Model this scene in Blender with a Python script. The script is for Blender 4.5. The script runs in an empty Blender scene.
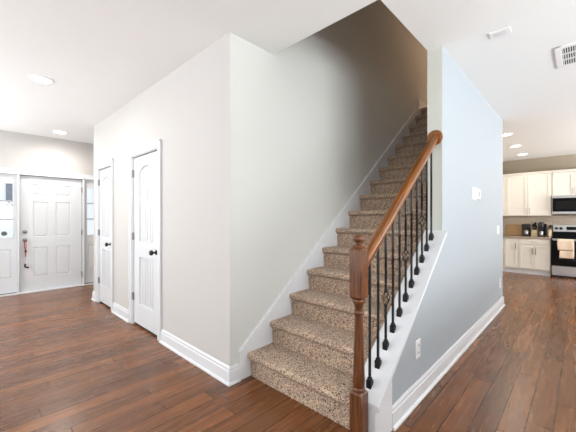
import bpy, bmesh, math, random
from mathutils import Vector, Matrix

random.seed(7)
S = bpy.context.scene
COL = S.collection

# ------------------------------------------------------------------ camera, world, light, exposure
FPX, HY, CAM_H, YAW = 309.1, 218.0, 1.291, math.radians(43.565)
cd = bpy.data.cameras.new('camera')
cd.sensor_fit = 'HORIZONTAL'; cd.sensor_width = 36.0
cd.lens = FPX / 576.0 * 36.0
cd.shift_y = (HY - 216.0) / 576.0
cd.clip_start = 0.05
cam = bpy.data.objects.new('camera', cd); COL.objects.link(cam)
cam.location = (0, 0, CAM_H); cam.rotation_euler = (math.pi / 2, 0, YAW)
S.camera = cam

W = bpy.data.worlds.new('sky'); S.world = W; W.use_nodes = True
W.node_tree.nodes['Background'].inputs[0].default_value = (0.86, 0.93, 1.0, 1)
W.node_tree.nodes['Background'].inputs[1].default_value = 1.7

S.view_settings.view_transform = 'Standard'; S.view_settings.look = 'None'
S.view_settings.gamma = 1.0; S.view_settings.use_curve_mapping = False
S.view_settings.exposure = 0.0


def area(name, loc, rot, sx, sy, watts, color, spread=math.pi):
    l = bpy.data.lights.new(name, 'AREA'); l.shape = 'RECTANGLE'; l.size = sx; l.size_y = sy
    l.energy = watts; l.color = color; l.spread = spread
    o = bpy.data.objects.new(name, l); COL.objects.link(o); o.location = loc; o.rotation_euler = rot
    return o


H90 = math.pi / 2
# daylight at the window openings, tilted up as added fill for the ceiling
FILL_TILT = math.radians(60)
area('daylight_back_window', (0.6, -3.9, 1.45), (H90 + FILL_TILT, 0, 0), 4.2, 2.1, 90, (0.93, 0.97, 1.0))
area('daylight_side_window', (-4.4, -3.9, 1.45), (H90 + FILL_TILT, 0, 0), 2.6, 2.1, 185, (0.94, 0.975, 1.0))
area('daylight_right_window', (3.40, 1.6, 1.5), (H90 + FILL_TILT, 0, H90), 3.6, 2.0, 305, (0.93, 0.97, 1.0))
area('daylight_kitchen_window', (3.40, 7.4, 1.6), (H90 + FILL_TILT, 0, H90), 2.4, 1.4, 340, (0.98, 0.99, 1.0))
area('daylight_foyer_window', (-6.85, -2.0, 1.45), (H90 + math.radians(55), 0, -H90), 2.4, 1.9, 190, (0.94, 0.975, 1.0))  # added unseen source that brightens the foyer

# ------------------------------------------------------------------ helpers


class MB:
    """collects shapes in one bmesh and links them as one mesh object"""

    def __init__(self):
        self.bm = bmesh.new()

    def box(self, x0, x1, y0, y1, z0, z1, bev=0.0, seg=2):
        vs = [self.bm.verts.new(p) for p in [(x0, y0, z0), (x1, y0, z0), (x1, y1, z0), (x0, y1, z0),
                                             (x0, y0, z1), (x1, y0, z1), (x1, y1, z1), (x0, y1, z1)]]
        fs = [self.bm.faces.new([vs[i] for i in f]) for f in
              [(0, 3, 2, 1), (4, 5, 6, 7), (0, 1, 5, 4), (1, 2, 6, 5), (2, 3, 7, 6), (3, 0, 4, 7)]]
        if bev > 0:
            es = list({e for f in fs for e in f.edges})
            bmesh.ops.bevel(self.bm, geom=es, offset=bev, segments=seg, affect='EDGES', profile=0.5)
        return self

    def prism(self, pts, axis, a0, a1):
        """polygon pts in the two other axes (in cyclic order x>y>z), extruded along axis"""
        def mk(u, v, a):
            return {0: (a, u, v), 1: (u, a, v), 2: (u, v, a)}[axis]
        A = [self.bm.verts.new(mk(u, v, a0)) for u, v in pts]
        B = [self.bm.verts.new(mk(u, v, a1)) for u, v in pts]
        n = len(pts)
        self.bm.faces.new(A); self.bm.faces.new(B[::-1])
        for i in range(n):
            j = (i + 1) % n
            self.bm.faces.new([A[j], A[i], B[i], B[j]])
        return self

    def lathe(self, prof, c=(0, 0, 0), axis=2, n=24):
        """prof = [(radius, height)]; spun about axis through c"""
        def mk(r, h, t):
            u, v = r * math.cos(t), r * math.sin(t)
            p = {0: (h, u, v), 1: (u, h, v), 2: (u, v, h)}[axis]
            return (p[0] + c[0], p[1] + c[1], p[2] + c[2])
        rings = []
        for r, h in prof:
            rings.append([self.bm.verts.new(mk(max(r, 1e-4), h, 2 * math.pi * k / n)) for k in range(n)])
        for a, b in zip(rings, rings[1:]):
            for k in range(n):
                self.bm.faces.new([a[k], a[(k + 1) % n], b[(k + 1) % n], b[k]])
        self.bm.faces.new(rings[0][::-1]); self.bm.faces.new(rings[-1])
        return self

    def tube(self, pts, r, n=8, closed=False):
        pts = [Vector(p) for p in pts]
        rings = []
        for i, p in enumerate(pts):
            if closed:
                d = pts[(i + 1) % len(pts)] - pts[i - 1]
            else:
                d = pts[min(i + 1, len(pts) - 1)] - pts[max(i - 1, 0)]
            d.normalize()
            up = Vector((0, 0, 1)) if abs(d.z) < 0.9 else Vector((1, 0, 0))
            s = d.cross(up).normalized(); t = s.cross(d)
            rings.append([self.bm.verts.new(p + r * (math.cos(2 * math.pi * k / n) * s + math.sin(2 * math.pi * k / n) * t)) for k in range(n)])
        m = len(rings)
        for i in range(m if closed else m - 1):
            a, b = rings[i], rings[(i + 1) % m]
            for k in range(n):
                self.bm.faces.new([a[k], a[(k + 1) % n], b[(k + 1) % n], b[k]])
        if not closed:
            self.bm.faces.new(rings[0][::-1]); self.bm.faces.new(rings[-1])
        return self

    def twist(self, x, y, z0, z1, s, turns=0.0, n=40):
        """square bar of half-side s, twisted by turns"""
        rings = []
        for i in range(n + 1):
            f = i / n; a = turns * 2 * math.pi * f + math.pi / 4
            z = z0 + (z1 - z0) * f
            rings.append([self.bm.verts.new((x + s * 1.414 * math.cos(a + k * H90), y + s * 1.414 * math.sin(a + k * H90), z)) for k in range(4)])
        for a, b in zip(rings, rings[1:]):
            for k in range(4):
                self.bm.faces.new([a[k], a[(k + 1) % 4], b[(k + 1) % 4], b[k]])
        self.bm.faces.new(rings[0][::-1]); self.bm.faces.new(rings[-1])
        return self

    def build(self, name, mat, parent=None, smooth=False, at=None):
        bmesh.ops.recalc_face_normals(self.bm, faces=self.bm.faces[:])
        me = bpy.data.meshes.new(name)
        if at:
            bmesh.ops.translate(self.bm, verts=self.bm.verts[:], vec=-Vector(at))
        self.bm.to_mesh(me); self.bm.free()
        if mat: me.materials.append(mat)
        if smooth:
            me.polygons.foreach_set('use_smooth', [True] * len(me.polygons))
            try: me.set_sharp_from_angle(angle=math.radians(40))
            except Exception: pass
        o = bpy.data.objects.new(name, me); COL.objects.link(o)
        if at: o.location = at
        if parent:
            o.parent = parent
            o.location = Vector(o.location) - Vector(world_loc(parent))
        return o


def world_loc(o):
    v = Vector((0, 0, 0))
    while o:
        v += Vector(o.location); o = o.parent
    return v


def tag(o, label=None, cat=None, group=None, kind=None):
    if label: o['label'] = label
    if cat: o['category'] = cat
    if group: o['group'] = group
    if kind: o['kind'] = kind
    return o


def struct(o, label):
    return tag(o, label, kind='structure')


def empty(name, loc, label=None, cat=None, group=None, kind=None):
    o = bpy.data.objects.new(name, None); COL.objects.link(o); o.location = loc
    o.empty_display_size = 0.1
    return tag(o, label, cat, group, kind)


def copy_tree(o, parent=None):
    c = o.copy(); COL.objects.link(c)
    if parent: c.parent = parent
    for ch in list(o.children):
        copy_tree(ch, c)
    return c


def lin(c):
    return tuple(((v / 255) / 12.92 if v / 255 <= .04045 else ((v / 255 + .055) / 1.055) ** 2.4) for v in c) + (1,)


# ------------------------------------------------------------------ materials
def mat(name, rgb, rough=0.5, metal=0.0, bump=0.0, scale=200.0, var=0.0, spec=0.5):
    m = bpy.data.materials.new(name); m.use_nodes = True
    nt = m.node_tree; b = nt.nodes['Principled BSDF']
    b.inputs['Roughness'].default_value = rough; b.inputs['Metallic'].default_value = metal
    b.inputs['Specular IOR Level'].default_value = spec
    c = lin(rgb); b.inputs['Base Color'].default_value = c
    tc = nt.nodes.new('ShaderNodeTexCoord')
    nz = nt.nodes.new('ShaderNodeTexNoise'); nz.inputs['Scale'].default_value = scale; nz.inputs['Detail'].default_value = 3
    nt.links.new(tc.outputs['Object'], nz.inputs['Vector'])
    if var > 0:
        mx = nt.nodes.new('ShaderNodeMix'); mx.data_type = 'RGBA'
        mx.inputs[6].default_value = tuple(v * (1 - var) for v in c[:3]) + (1,)
        mx.inputs[7].default_value = tuple(min(1, v * (1 + var)) for v in c[:3]) + (1,)
        nt.links.new(nz.outputs['Fac'], mx.inputs[0]); nt.links.new(mx.outputs[2], b.inputs['Base Color'])
    if bump > 0:
        bp = nt.nodes.new('ShaderNodeBump'); bp.inputs['Strength'].default_value = bump; bp.inputs['Distance'].default_value = 0.002
        nt.links.new(nz.outputs['Fac'], bp.inputs['Height']); nt.links.new(bp.outputs['Normal'], b.inputs['Normal'])
    return m


def emit(name, rgb, s):
    m = bpy.data.materials.new(name); m.use_nodes = True
    nt = m.node_tree; nt.nodes.clear()
    e = nt.nodes.new('ShaderNodeEmission'); o = nt.nodes.new('ShaderNodeOutputMaterial')
    e.inputs[0].default_value = lin(rgb); e.inputs[1].default_value = s
    nt.links.new(e.outputs[0], o.inputs[0])
    return m


def glass_mat():
    m = bpy.data.materials.new('window_glass'); m.use_nodes = True
    nt = m.node_tree; nt.nodes.clear()
    t = nt.nodes.new('ShaderNodeBsdfTransparent'); g = nt.nodes.new('ShaderNodeBsdfGlossy'); g.inputs['Roughness'].default_value = 0.02
    fr = nt.nodes.new('ShaderNodeFresnel'); fr.inputs[0].default_value = 1.45
    mx = nt.nodes.new('ShaderNodeMixShader'); o = nt.nodes.new('ShaderNodeOutputMaterial')
    nt.links.new(fr.outputs[0], mx.inputs[0]); nt.links.new(t.outputs[0], mx.inputs[1]); nt.links.new(g.outputs[0], mx.inputs[2])
    nt.links.new(mx.outputs[0], o.inputs[0])
    return m


def floor_mat():
    m = bpy.data.materials.new('hand_scraped_wood'); m.use_nodes = True
    nt = m.node_tree; N = nt.nodes.new; L = nt.links.new
    b = nt.nodes['Principled BSDF']
    tc = N('ShaderNodeTexCoord')
    mp = N('ShaderNodeMapping'); mp.inputs['Rotation'].default_value = (0, 0, H90)
    L(tc.outputs['Object'], mp.inputs['Vector'])
    br = N('ShaderNodeTexBrick'); br.offset = 0.37; br.offset_frequency = 3; br.squash = 1.3; br.squash_frequency = 2
    br.inputs['Color1'].default_value = (0, 0, 0, 1); br.inputs['Color2'].default_value = (1, 1, 1, 1)
    br.inputs['Mortar'].default_value = (0.5, 0.5, 0.5, 1)
    br.inputs['Scale'].default_value = 1.0; br.inputs['Mortar Size'].default_value = 0.0026
    br.inputs['Mortar Smooth'].default_value = 0.3
    br.inputs['Brick Width'].default_value = 0.95; br.inputs['Row Height'].default_value = 0.127
    L(mp.outputs[0], br.inputs['Vector'])
    # grain, stretched along the plank (world Y)
    mg = N('ShaderNodeMapping'); mg.inputs['Scale'].default_value = (20, 1.6, 20)
    L(tc.outputs['Object'], mg.inputs['Vector'])
    off = N('ShaderNodeVectorMath'); off.operation = 'MULTIPLY_ADD'
    off.inputs[1].default_value = (13, 7, 5)
    L(br.outputs['Color'], off.inputs[0]); L(mg.outputs[0], off.inputs[2])
    ng = N('ShaderNodeTexNoise'); ng.inputs['Scale'].default_value = 1.0; ng.inputs['Detail'].default_value = 3; ng.inputs['Roughness'].default_value = 0.6
    ng.inputs['Distortion'].default_value = 0.6
    L(off.outputs[0], ng.inputs['Vector'])
    rg = N('ShaderNodeValToRGB')
    e = rg.color_ramp.elements
    e[0].position = 0.10; e[0].color = lin((86, 50, 24)); e[1].position = 0.92; e[1].color = lin((152, 98, 53))
    k = e.new(0.52); k.color = lin((120, 73, 37))
    L(ng.outputs['Fac'], rg.inputs[0])
    # plank to plank tone
    hs = N('ShaderNodeHueSaturation')
    mr = N('ShaderNodeMapRange'); mr.inputs[3].default_value = 0.66; mr.inputs[4].default_value = 1.22
    L(br.outputs['Color'], mr.inputs[0]); L(mr.outputs[0], hs.inputs['Value']); L(rg.outputs[0], hs.inputs['Color'])
    # dark seams
    mx = N('ShaderNodeMix'); mx.data_type = 'RGBA'; mx.inputs[7].default_value = lin((30, 15, 8))
    L(br.outputs['Fac'], mx.inputs[0]); L(hs.outputs[0], mx.inputs[6]); L(mx.outputs[2], b.inputs['Base Color'])
    # scraped ripples
    mw = N('ShaderNodeMapping'); mw.inputs['Scale'].default_value = (5, 22, 5)
    L(tc.outputs['Object'], mw.inputs['Vector'])
    nw = N('ShaderNodeTexNoise'); nw.inputs['Scale'].default_value = 1.0; nw.inputs['Detail'].default_value = 2
    L(mw.outputs[0], nw.inputs['Vector'])
    mm = N('ShaderNodeMath'); mm.operation = 'MULTIPLY_ADD'; mm.inputs[1].default_value = -1.6
    L(br.outputs['Fac'], mm.inputs[0]); L(nw.outputs['Fac'], mm.inputs[2])
    bp = N('ShaderNodeBump'); bp.inputs['Strength'].default_value = 0.22; bp.inputs['Distance'].default_value = 0.004
    L(mm.outputs[0], bp.inputs['Height']); L(bp.outputs['Normal'], b.inputs['Normal'])
    rr = N('ShaderNodeMapRange'); rr.inputs[3].default_value = 0.22; rr.inputs[4].default_value = 0.32
    L(ng.outputs['Fac'], rr.inputs[0]); L(rr.outputs[0], b.inputs['Roughness'])
    return m


def carpet_mat():
    m = bpy.data.materials.new('speckled_carpet'); m.use_nodes = True
    nt = m.node_tree; N = nt.nodes.new; L = nt.links.new
    b = nt.nodes['Principled BSDF']; b.inputs['Roughness'].default_value = 0.95; b.inputs['Specular IOR Level'].default_value = 0.1
    b.inputs['Sheen Weight'].default_value = 0.15
    tc = N('ShaderNodeTexCoord')
    vo = N('ShaderNodeTexVoronoi'); vo.inputs['Scale'].default_value = 190
    L(tc.outputs['Object'], vo.inputs['Vector'])
    sx = N('ShaderNodeSeparateColor'); L(vo.outputs['Color'], sx.inputs[0])
    rg = N('ShaderNodeValToRGB'); rg.color_ramp.interpolation = 'CONSTANT'
    e = rg.color_ramp.elements
    e[0].position = 0; e[0].color = lin((84, 68, 62)); e[1].position = 0.20; e[1].color = lin((168, 142, 122))
    for p, c in [(0.34, (206, 180, 155)), (0.60, (228, 204, 176)), (0.80, (188, 172, 166)), (0.92, (126, 100, 86))]:
        k = e.new(p); k.color = lin(c)
    L(sx.outputs[0], rg.inputs[0])
    nb = N('ShaderNodeTexNoise'); nb.inputs['Scale'].default_value = 5; nb.inputs['Detail'].default_value = 2
    L(tc.outputs['Object'], nb.inputs['Vector'])
    mx = N('ShaderNodeMix'); mx.data_type = 'RGBA'; mx.blend_type = 'MULTIPLY'; mx.inputs[0].default_value = 0.5
    rb = N('ShaderNodeValToRGB'); rb.color_ramp.elements[0].position = 0.35; rb.color_ramp.elements[1].position = 0.65
    rb.color_ramp.elements[0].color = (0.78, 0.75, 0.72, 1); rb.color_ramp.elements[1].color = (1, 0.98, 0.94, 1)
    L(nb.outputs['Fac'], rb.inputs[0]); L(rg.outputs[0], mx.inputs[6]); L(rb.outputs[0], mx.inputs[7])
    L(mx.outputs[2], b.inputs['Base Color'])
    nz = N('ShaderNodeTexNoise'); nz.inputs['Scale'].default_value = 160; nz.inputs['Detail'].default_value = 2
    L(tc.outputs['Object'], nz.inputs['Vector'])
    bp = N('ShaderNodeBump'); bp.inputs['Strength'].default_value = 0.9; bp.inputs['Distance'].default_value = 0.006
    L(nz.outputs['Fac'], bp.inputs['Height']); L(bp.outputs['Normal'], b.inputs['Normal'])
    return m


def wood_mat(name, dark, light, axis=2, rough=0.35, scale=26):
    m = bpy.data.materials.new(name); m.use_nodes = True
    nt = m.node_tree; N = nt.nodes.new; L = nt.links.new
    b = nt.nodes['Principled BSDF']; b.inputs['Roughness'].default_value = rough
    b.inputs['Coat Weight'].default_value = 0.1; b.inputs['Coat Roughness'].default_value = 0.2
    tc = N('ShaderNodeTexCoord'); mp = N('ShaderNodeMapping')
    s = [scale * 3] * 3; s[axis] = scale * 0.14
    mp.inputs['Scale'].default_value = s
    if axis == 1: mp.vector_type = 'TEXTURE'; mp.inputs['Scale'].default_value = [1 / v for v in s]; mp.inputs['Rotation'].default_value = (math.atan(0.7923), 0, 0)
    L(tc.outputs['Object'], mp.inputs['Vector'])
    n = N('ShaderNodeTexNoise'); n.inputs['Scale'].default_value = 1; n.inputs['Detail'].default_value = 5; n.inputs['Distortion'].default_value = 0.8
    L(mp.outputs[0], n.inputs['Vector'])
    rg = N('ShaderNodeValToRGB'); rg.color_ramp.elements[0].position = 0.32; rg.color_ramp.elements[1].position = 0.68
    rg.color_ramp.elements[0].color = lin(dark); rg.color_ramp.elements[1].color = lin(light)
    L(n.outputs['Fac'], rg.inputs[0]); L(rg.outputs[0], b.inputs['Base Color'])
    return m


def tile_mat():
    m = bpy.data.materials.new('backsplash_tile'); m.use_nodes = True
    nt = m.node_tree; N = nt.nodes.new; L = nt.links.new
    b = nt.nodes['Principled BSDF']; b.inputs['Roughness'].default_value = 0.35
    tc = N('ShaderNodeTexCoord'); mp = N('ShaderNodeMapping'); mp.inputs['Rotation'].default_value = (H90, 0, 0)
    L(tc.outputs['Object'], mp.inputs['Vector'])
    br = N('ShaderNodeTexBrick'); br.inputs['Scale'].default_value = 1; br.inputs['Brick Width'].default_value = 0.2; br.inputs['Row Height'].default_value = 0.1
    br.inputs['Mortar Size'].default_value = 0.003
    br.inputs['Color1'].default_value = lin((206, 188, 166)); br.inputs['Color2'].default_value = lin((188, 172, 154)); br.inputs['Mortar'].default_value = lin((166, 152, 138))
    L(mp.outputs[0], br.inputs['Vector']); L(br.outputs['Color'], b.inputs['Base Color'])
    return m


def granite_mat():
    m = bpy.data.materials.new('speckled_granite'); m.use_nodes = True
    nt = m.node_tree; N = nt.nodes.new; L = nt.links.new
    b = nt.nodes['Principled BSDF']; b.inputs['Roughness'].default_value = 0.2
    tc = N('ShaderNodeTexCoord'); v = N('ShaderNodeTexVoronoi'); v.inputs['Scale'].default_value = 90
    L(tc.outputs['Object'], v.inputs['Vector'])
    rg = N('ShaderNodeValToRGB'); rg.color_ramp.elements[0].color = lin((88, 70, 58)); rg.color_ramp.elements[1].color = lin((182, 164, 146))
    L(v.outputs['Distance'], rg.inputs[0]); rg.color_ramp.elements[1].position = 0.7
    L(rg.outputs[0], b.inputs['Base Color'])
    return m


M_FLOOR = floor_mat(); M_CARPET = carpet_mat(); M_GLASS = glass_mat()
M_CEIL = mat('ceiling_paint', (240, 241, 240), 0.9, bump=0.15, scale=120)
M_WALL = mat('greige_wall_paint', (203, 200, 197), 0.75, bump=0.08, scale=300)
M_STAIRWALL = mat('pale_sage_wall_paint', (207, 208, 203), 0.75, bump=0.08, scale=300)  # same wall paint, its greenish cast from the light put into the colour
M_BLUE = mat('pale_blue_wall_paint', (171, 179, 185), 0.7, bump=0.08, scale=300)  # same wall paint, with the blue of the daylight put into its colour
M_POST = mat('cream_wall_paint', (203, 204, 196), 0.75, bump=0.08, scale=300)  # same wall paint, tone of the light on its end put into the colour
M_TAUPE = mat('taupe_wall_paint', (160, 148, 130), 0.75, bump=0.08, scale=300)  # same wall paint, with the kitchen shade put into its colour
M_TRIM = mat('white_trim_paint', (224, 226, 229), 0.35)
M_DOOR = mat('white_door_paint', (220, 223, 226), 0.4)
M_BRONZE = mat('dark_bronze_metal', (52, 46, 42), 0.35, 0.8)
M_HINGE = mat('brushed_nickel_hinge', (150, 148, 144), 0.5, 0.8)
M_NICKEL = mat('satin_nickel', (150, 148, 145), 0.3, 0.9)
M_IRON = mat('black_iron', (14, 14, 16), 0.4, 0.3)
M_NEWEL = wood_mat('walnut_stained_oak', (62, 32, 13), (120, 70, 32), 2)
M_RAIL = wood_mat('golden_brown_oak', (82, 43, 8), (152, 90, 26), 1, 0.28)
M_PLASTIC = mat('white_plastic', (240, 240, 240), 0.35)
M_MUNTIN = mat('pale_grey_vinyl', (176, 178, 182), 0.5)  # white bars coloured grey to carry their backlit shade
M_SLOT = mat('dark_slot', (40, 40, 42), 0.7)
M_CAB = mat('cream_cabinet_paint', (234, 229, 219), 0.4)
M_STEEL = mat('stainless_steel', (186, 184, 182), 0.3, 0.9, var=0.06, scale=60)
M_BLACKGLASS = mat('black_glass', (11, 11, 12), 0.2, spec=0.08)
M_BLACKPL = mat('black_plastic', (24, 23, 24), 0.35)
M_SMOKE = mat('smoked_oven_glass', (30, 29, 29), 0.5, spec=0.05)
M_TILE = tile_mat(); M_GRANITE = granite_mat()
M_BOARD = wood_mat('maple_board', (178, 138, 92), (206, 170, 122), 0)
M_TOWEL = mat('tan_terry_cloth', (232, 212, 188), 0.95, bump=0.5, scale=250, var=0.12)
M_CROCK = mat('tan_ceramic', (206, 184, 148), 0.3, var=0.15, scale=50)
M_LAMP = emit('lamp_diffuser', (255, 246, 232), 18)
M_LAMPK = emit('warm_lamp_diffuser', (255, 240, 216), 10)
M_RED = mat('red_cord', (176, 60, 62), 0.8)
M_WHITECORD = mat('white_cord', (224, 214, 214), 0.8)
M_CONCRETE = mat('pale_concrete', (214, 212, 206), 0.9, var=0.06, scale=8)
M_SIDING = mat('white_siding', (236, 238, 240), 0.8)
M_SHUTTER = mat('slate_blue_shutter', (112, 118, 130), 0.7)

# ------------------------------------------------------------------ room shell
XL, XS = -6.93, -1.985            # front-door wall, wall left of the stairs
YC = 1.43                         # closet wall
XB, XK = -0.85, -0.97             # blue face / stair face of the stair-side wall
HC = 2.74
SL = 0.7923                       # stair slope
TOP2 = 3.144                      # upper floor level

struct(MB().box(-7.05, 3.6, -4.1, 9.7, -0.12, 0).build('floor', M_FLOOR), 'brown hand-scraped wood plank floor')
b = MB()
b.box(-7.05, XS - 0.06, -4.1, 9.7, HC, TOP2).box(XK, 3.6, -4.1, 9.7, HC, TOP2)
b.box(XS - 0.06, XK, -4.1, 1.90, HC, TOP2).box(XS, XK, 5.36, 9.7, HC, TOP2 - 0.001)
struct(b.build('ceiling', M_CEIL), 'flat white ceiling with the stairwell cut out of it')

D3 = (-3.98, -3.25, 2.035)        # near closet door
D2 = (-5.36, -4.74, 2.035)        # far closet door


def holed_wall_x(b, x0, x1, y0, y1, holes, z1):
    """wall running along X between x0 and x1, thickness y0..y1, holes = [(xa, xb, za, zb)]"""
    cur = x0
    for xa, xb, za, zb in sorted(holes):
        b.box(cur, xa, y0, y1, 0, z1)
        if za > 0: b.box(xa, xb, y0, y1, 0, za)
        b.box(xa, xb, y0, y1, zb, z1)
        cur = xb
    b.box(cur, x1, y0, y1, 0, z1)
    return b


def holed_wall_y(b, y0, y1, x0, x1, holes, z1):
    cur = y0
    for ya, yb, za, zb in sorted(holes):
        b.box(x0, x1, cur, ya, 0, z1)
        if za > 0: b.box(x0, x1, ya, yb, 0, za)
        b.box(x0, x1, ya, yb, zb, z1)
        cur = yb
    b.box(x0, x1, cur, y1, 0, z1)
    return b


b = holed_wall_x(MB(), -5.62, XS - 0.0015, YC, YC + 0.12,
                 [(D2[0], D2[1], 0, D2[2]), (D3[0], D3[1], 0, D3[2])], HC)
b.box(-5.62, -5.50, YC + 0.12, 2.30, 0, HC)
struct(b.build('wall_closet', M_WALL), 'pale greige wall with two white closet doors')
struct(MB().box(XS - 0.12, XS, YC + 0.0015, 8.0, 0, 5.6).build('wall_stair_left', M_STAIRWALL),
       'tall pale wall on the left of the carpeted stairs')
struct(MB().box(XL, -5.50, 2.30, 2.42, 0, HC).build('wall_foyer_end', M_WALL), 'end wall of the foyer recess')
b = holed_wall_y(MB(), -4.1, 2.42, XL - 0.14, XL, [(-3.2, -0.8, 0.5, 2.4), (0.27, 1.97, 0, 2.05)], HC)
struct(b.build('wall_front', M_WALL), 'beige wall over the white front door')
# wall right of the stairs: full height part, and the sloped knee wall in front of it
CAP0 = 1.185                      # cap height where it meets the full wall


def capz(y): return CAP0 + SL * (y - 2.77)


b = MB().box(XK + 0.0015, XB, 2.7715, 5.38, 0, HC)
b.prism([(1.60, 0), (2.7715, 0), (2.7715, capz(2.77) - 0.03), (1.60, capz(1.60) - 0.03)], 0, XK + 0.0015, XB)
struct(b.build('wall_stair_right', M_BLUE), 'pale blue wall and sloped knee wall on the right of the stairs')
struct(MB().box(XK, XB - 0.001, 2.77, 2.774, capz(2.77) - .03, HC).build('wall_stair_right_end', M_POST), 'cream end face of the blue wall')
struct(MB().box(XK, XK + 0.0014, 2.774, 5.38, 0, HC).build('wall_stair_inner', M_STAIRWALL), 'stair side face of the wall right of the stairs')
struct(MB().box(-1.98, XB, 5.38, 5.50, 0, HC).build('wall_understair', M_BLUE), 'short wall closing the space under the stairs')
struct(MB().box(-5.50, XS - 0.12, 2.30, 2.42, 0, HC).build('wall_closet_back', M_WALL), 'back wall inside the closets')
# kitchen
struct(MB().box(-1.60, -1.48, 5.50, 9.56, 0, HC).build('wall_kitchen_left', M_TAUPE), 'taupe kitchen side wall')
struct(MB().box(-1.60, 3.6, 9.56, 9.70, 0, HC).build('wall_kitchen_back', M_TAUPE), 'taupe wall above the kitchen cabinets')
struct(MB().box(-1.48, 0.27, 9.552, 9.56, 0.86, 1.34).build('wall_backsplash', M_TILE), 'tan tiled backsplash behind the counter')
# walls behind and to the right of the camera with their windows
b = holed_wall_x(MB(), -7.05, 3.6, -4.1, -3.98, [(-5.7, -3.1, 0.4, 2.5), (-1.5, 2.7, 0.4, 2.5)], HC)
struct(b.build('wall_back', M_WALL), 'greige wall with windows behind the camera')
b = holed_wall_y(MB(), -3.98, 9.56, 3.48, 3.6, [(-0.2, 3.4, 0.5, 2.5), (6.2, 8.6, 0.9, 2.3)], HC)
struct(b.build('wall_right', M_WALL), 'greige wall with windows to the right of the camera')


def plain_window(n, axis, a0, a1, z0, z1, p, label):
    w = empty('window_%d' % n, ((a0 + a1) / 2, p, z0) if axis == 0 else (p, (a0 + a1) / 2, z0), label, kind='structure')
    f = MB(); g = MB(); t = 0.05

    def bx(m, u0, u1, v0, v1, d):
        if axis == 0: m.box(u0, u1, p - d, p + d, v0, v1)
        else: m.box(p - d, p + d, u0, u1, v0, v1)
    k = 3
    for i in range(k + 1):
        c = a0 + t / 2 + (a1 - a0 - t) * i / k
        bx(f, c - t / 2, c + t / 2, z0, z1, 0.04)
    bx(f, a0, a1, z0, z0 + t, 0.039); bx(f, a0, a1, z1 - t, z1, 0.039); bx(f, a0, a1, (z0 + z1) / 2 - t / 2, (z0 + z1) / 2 + t / 2, 0.038)
    bx(g, a0 + 0.01, a1 - 0.01, z0 + 0.01, z1 - 0.01, 0.004)
    f.build('window_frame', M_TRIM, w); g.build('pane', M_GLASS, w)


plain_window(3, 0, -5.7, -3.1, 0.4, 2.5, -4.04, 'wide window behind the camera at left')
plain_window(4, 0, -1.5, 2.7, 0.4, 2.5, -4.04, 'wide window behind the camera at right')
plain_window(5, 1, -0.2, 3.4, 0.5, 2.5, 3.54, 'wide window to the right of the camera')
plain_window(6, 1, 6.2, 8.6, 0.9, 2.3, 3.54, 'kitchen window out of view to the right')

plain_window(7, 1, -3.2, -0.8, 0.5, 2.4, XL - 0.07, 'window on the front wall left of the front door, out of view')  # unseen window added to brighten the foyer

# upper floor around the stairwell
b = MB().box(XK, XK + 0.12, 1.90, 5.30, TOP2, 5.6).box(XS, XK + 0.12, 1.78, 1.90, TOP2, 5.6)
b.box(XS, 1.0, 8.0, 8.12, TOP2, 5.6).box(1.0, 1.12, 5.18, 8.12, TOP2, 5.6).box(XK + 0.12, 1.0, 5.18, 5.30, TOP2, 5.6)
struct(b.build('wall_upstairs', M_STAIRWALL), 'walls of the upstairs hall around the stairwell')
struct(MB().box(XS - 0.12, 1.12, 1.78, 8.12, 5.6, 5.7).build('ceiling_upstairs', M_CEIL), 'white upstairs ceiling')

# ------------------------------------------------------------------ trim
BASE = [(0, 0), (0.016, 0), (0.016, 0.100), (0.012, 0.106), (0.012, 0.124), (0.006, 0.136), (0, 0.136)]
SHOE = [(0.016, 0), (0.030, 0), (0.029, 0.010), (0.022, 0.018), (0.016, 0.020)]


def base_x(b, x0, x1, y, sgn, m0=0, m1=0):
    """baseboard running along X on a wall at y, sticking out by sgn; mitred by m0 / m1 at the ends"""
    for prof in (BASE, SHOE):
        A = [b.bm.verts.new((x0 - m0 * d, y + sgn * d, z)) for d, z in prof]
        B = [b.bm.verts.new((x1 + m1 * d, y + sgn * d, z)) for d, z in prof]
        n = len(prof); b.bm.faces.new(A); b.bm.faces.new(B[::-1])
        for i in range(n): b.bm.faces.new([A[i], A[(i + 1) % n], B[(i + 1) % n], B[i]])
    return b


def base_y(b, y0, y1, x, sgn, m0=0, m1=0, zz=0.0):
    for prof in (BASE, SHOE):
        A = [b.bm.verts.new((x + sgn * d, y0 - m0 * d, z + zz)) for d, z in prof]
        B = [b.bm.verts.new((x + sgn * d, y1 + m1 * d, z + zz)) for d, z in prof]
        n = len(prof); b.bm.faces.new(A); b.bm.faces.new(B[::-1])
        for i in range(n): b.bm.faces.new([A[i], A[(i + 1) % n], B[(i + 1) % n], B[i]])
    return b


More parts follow.
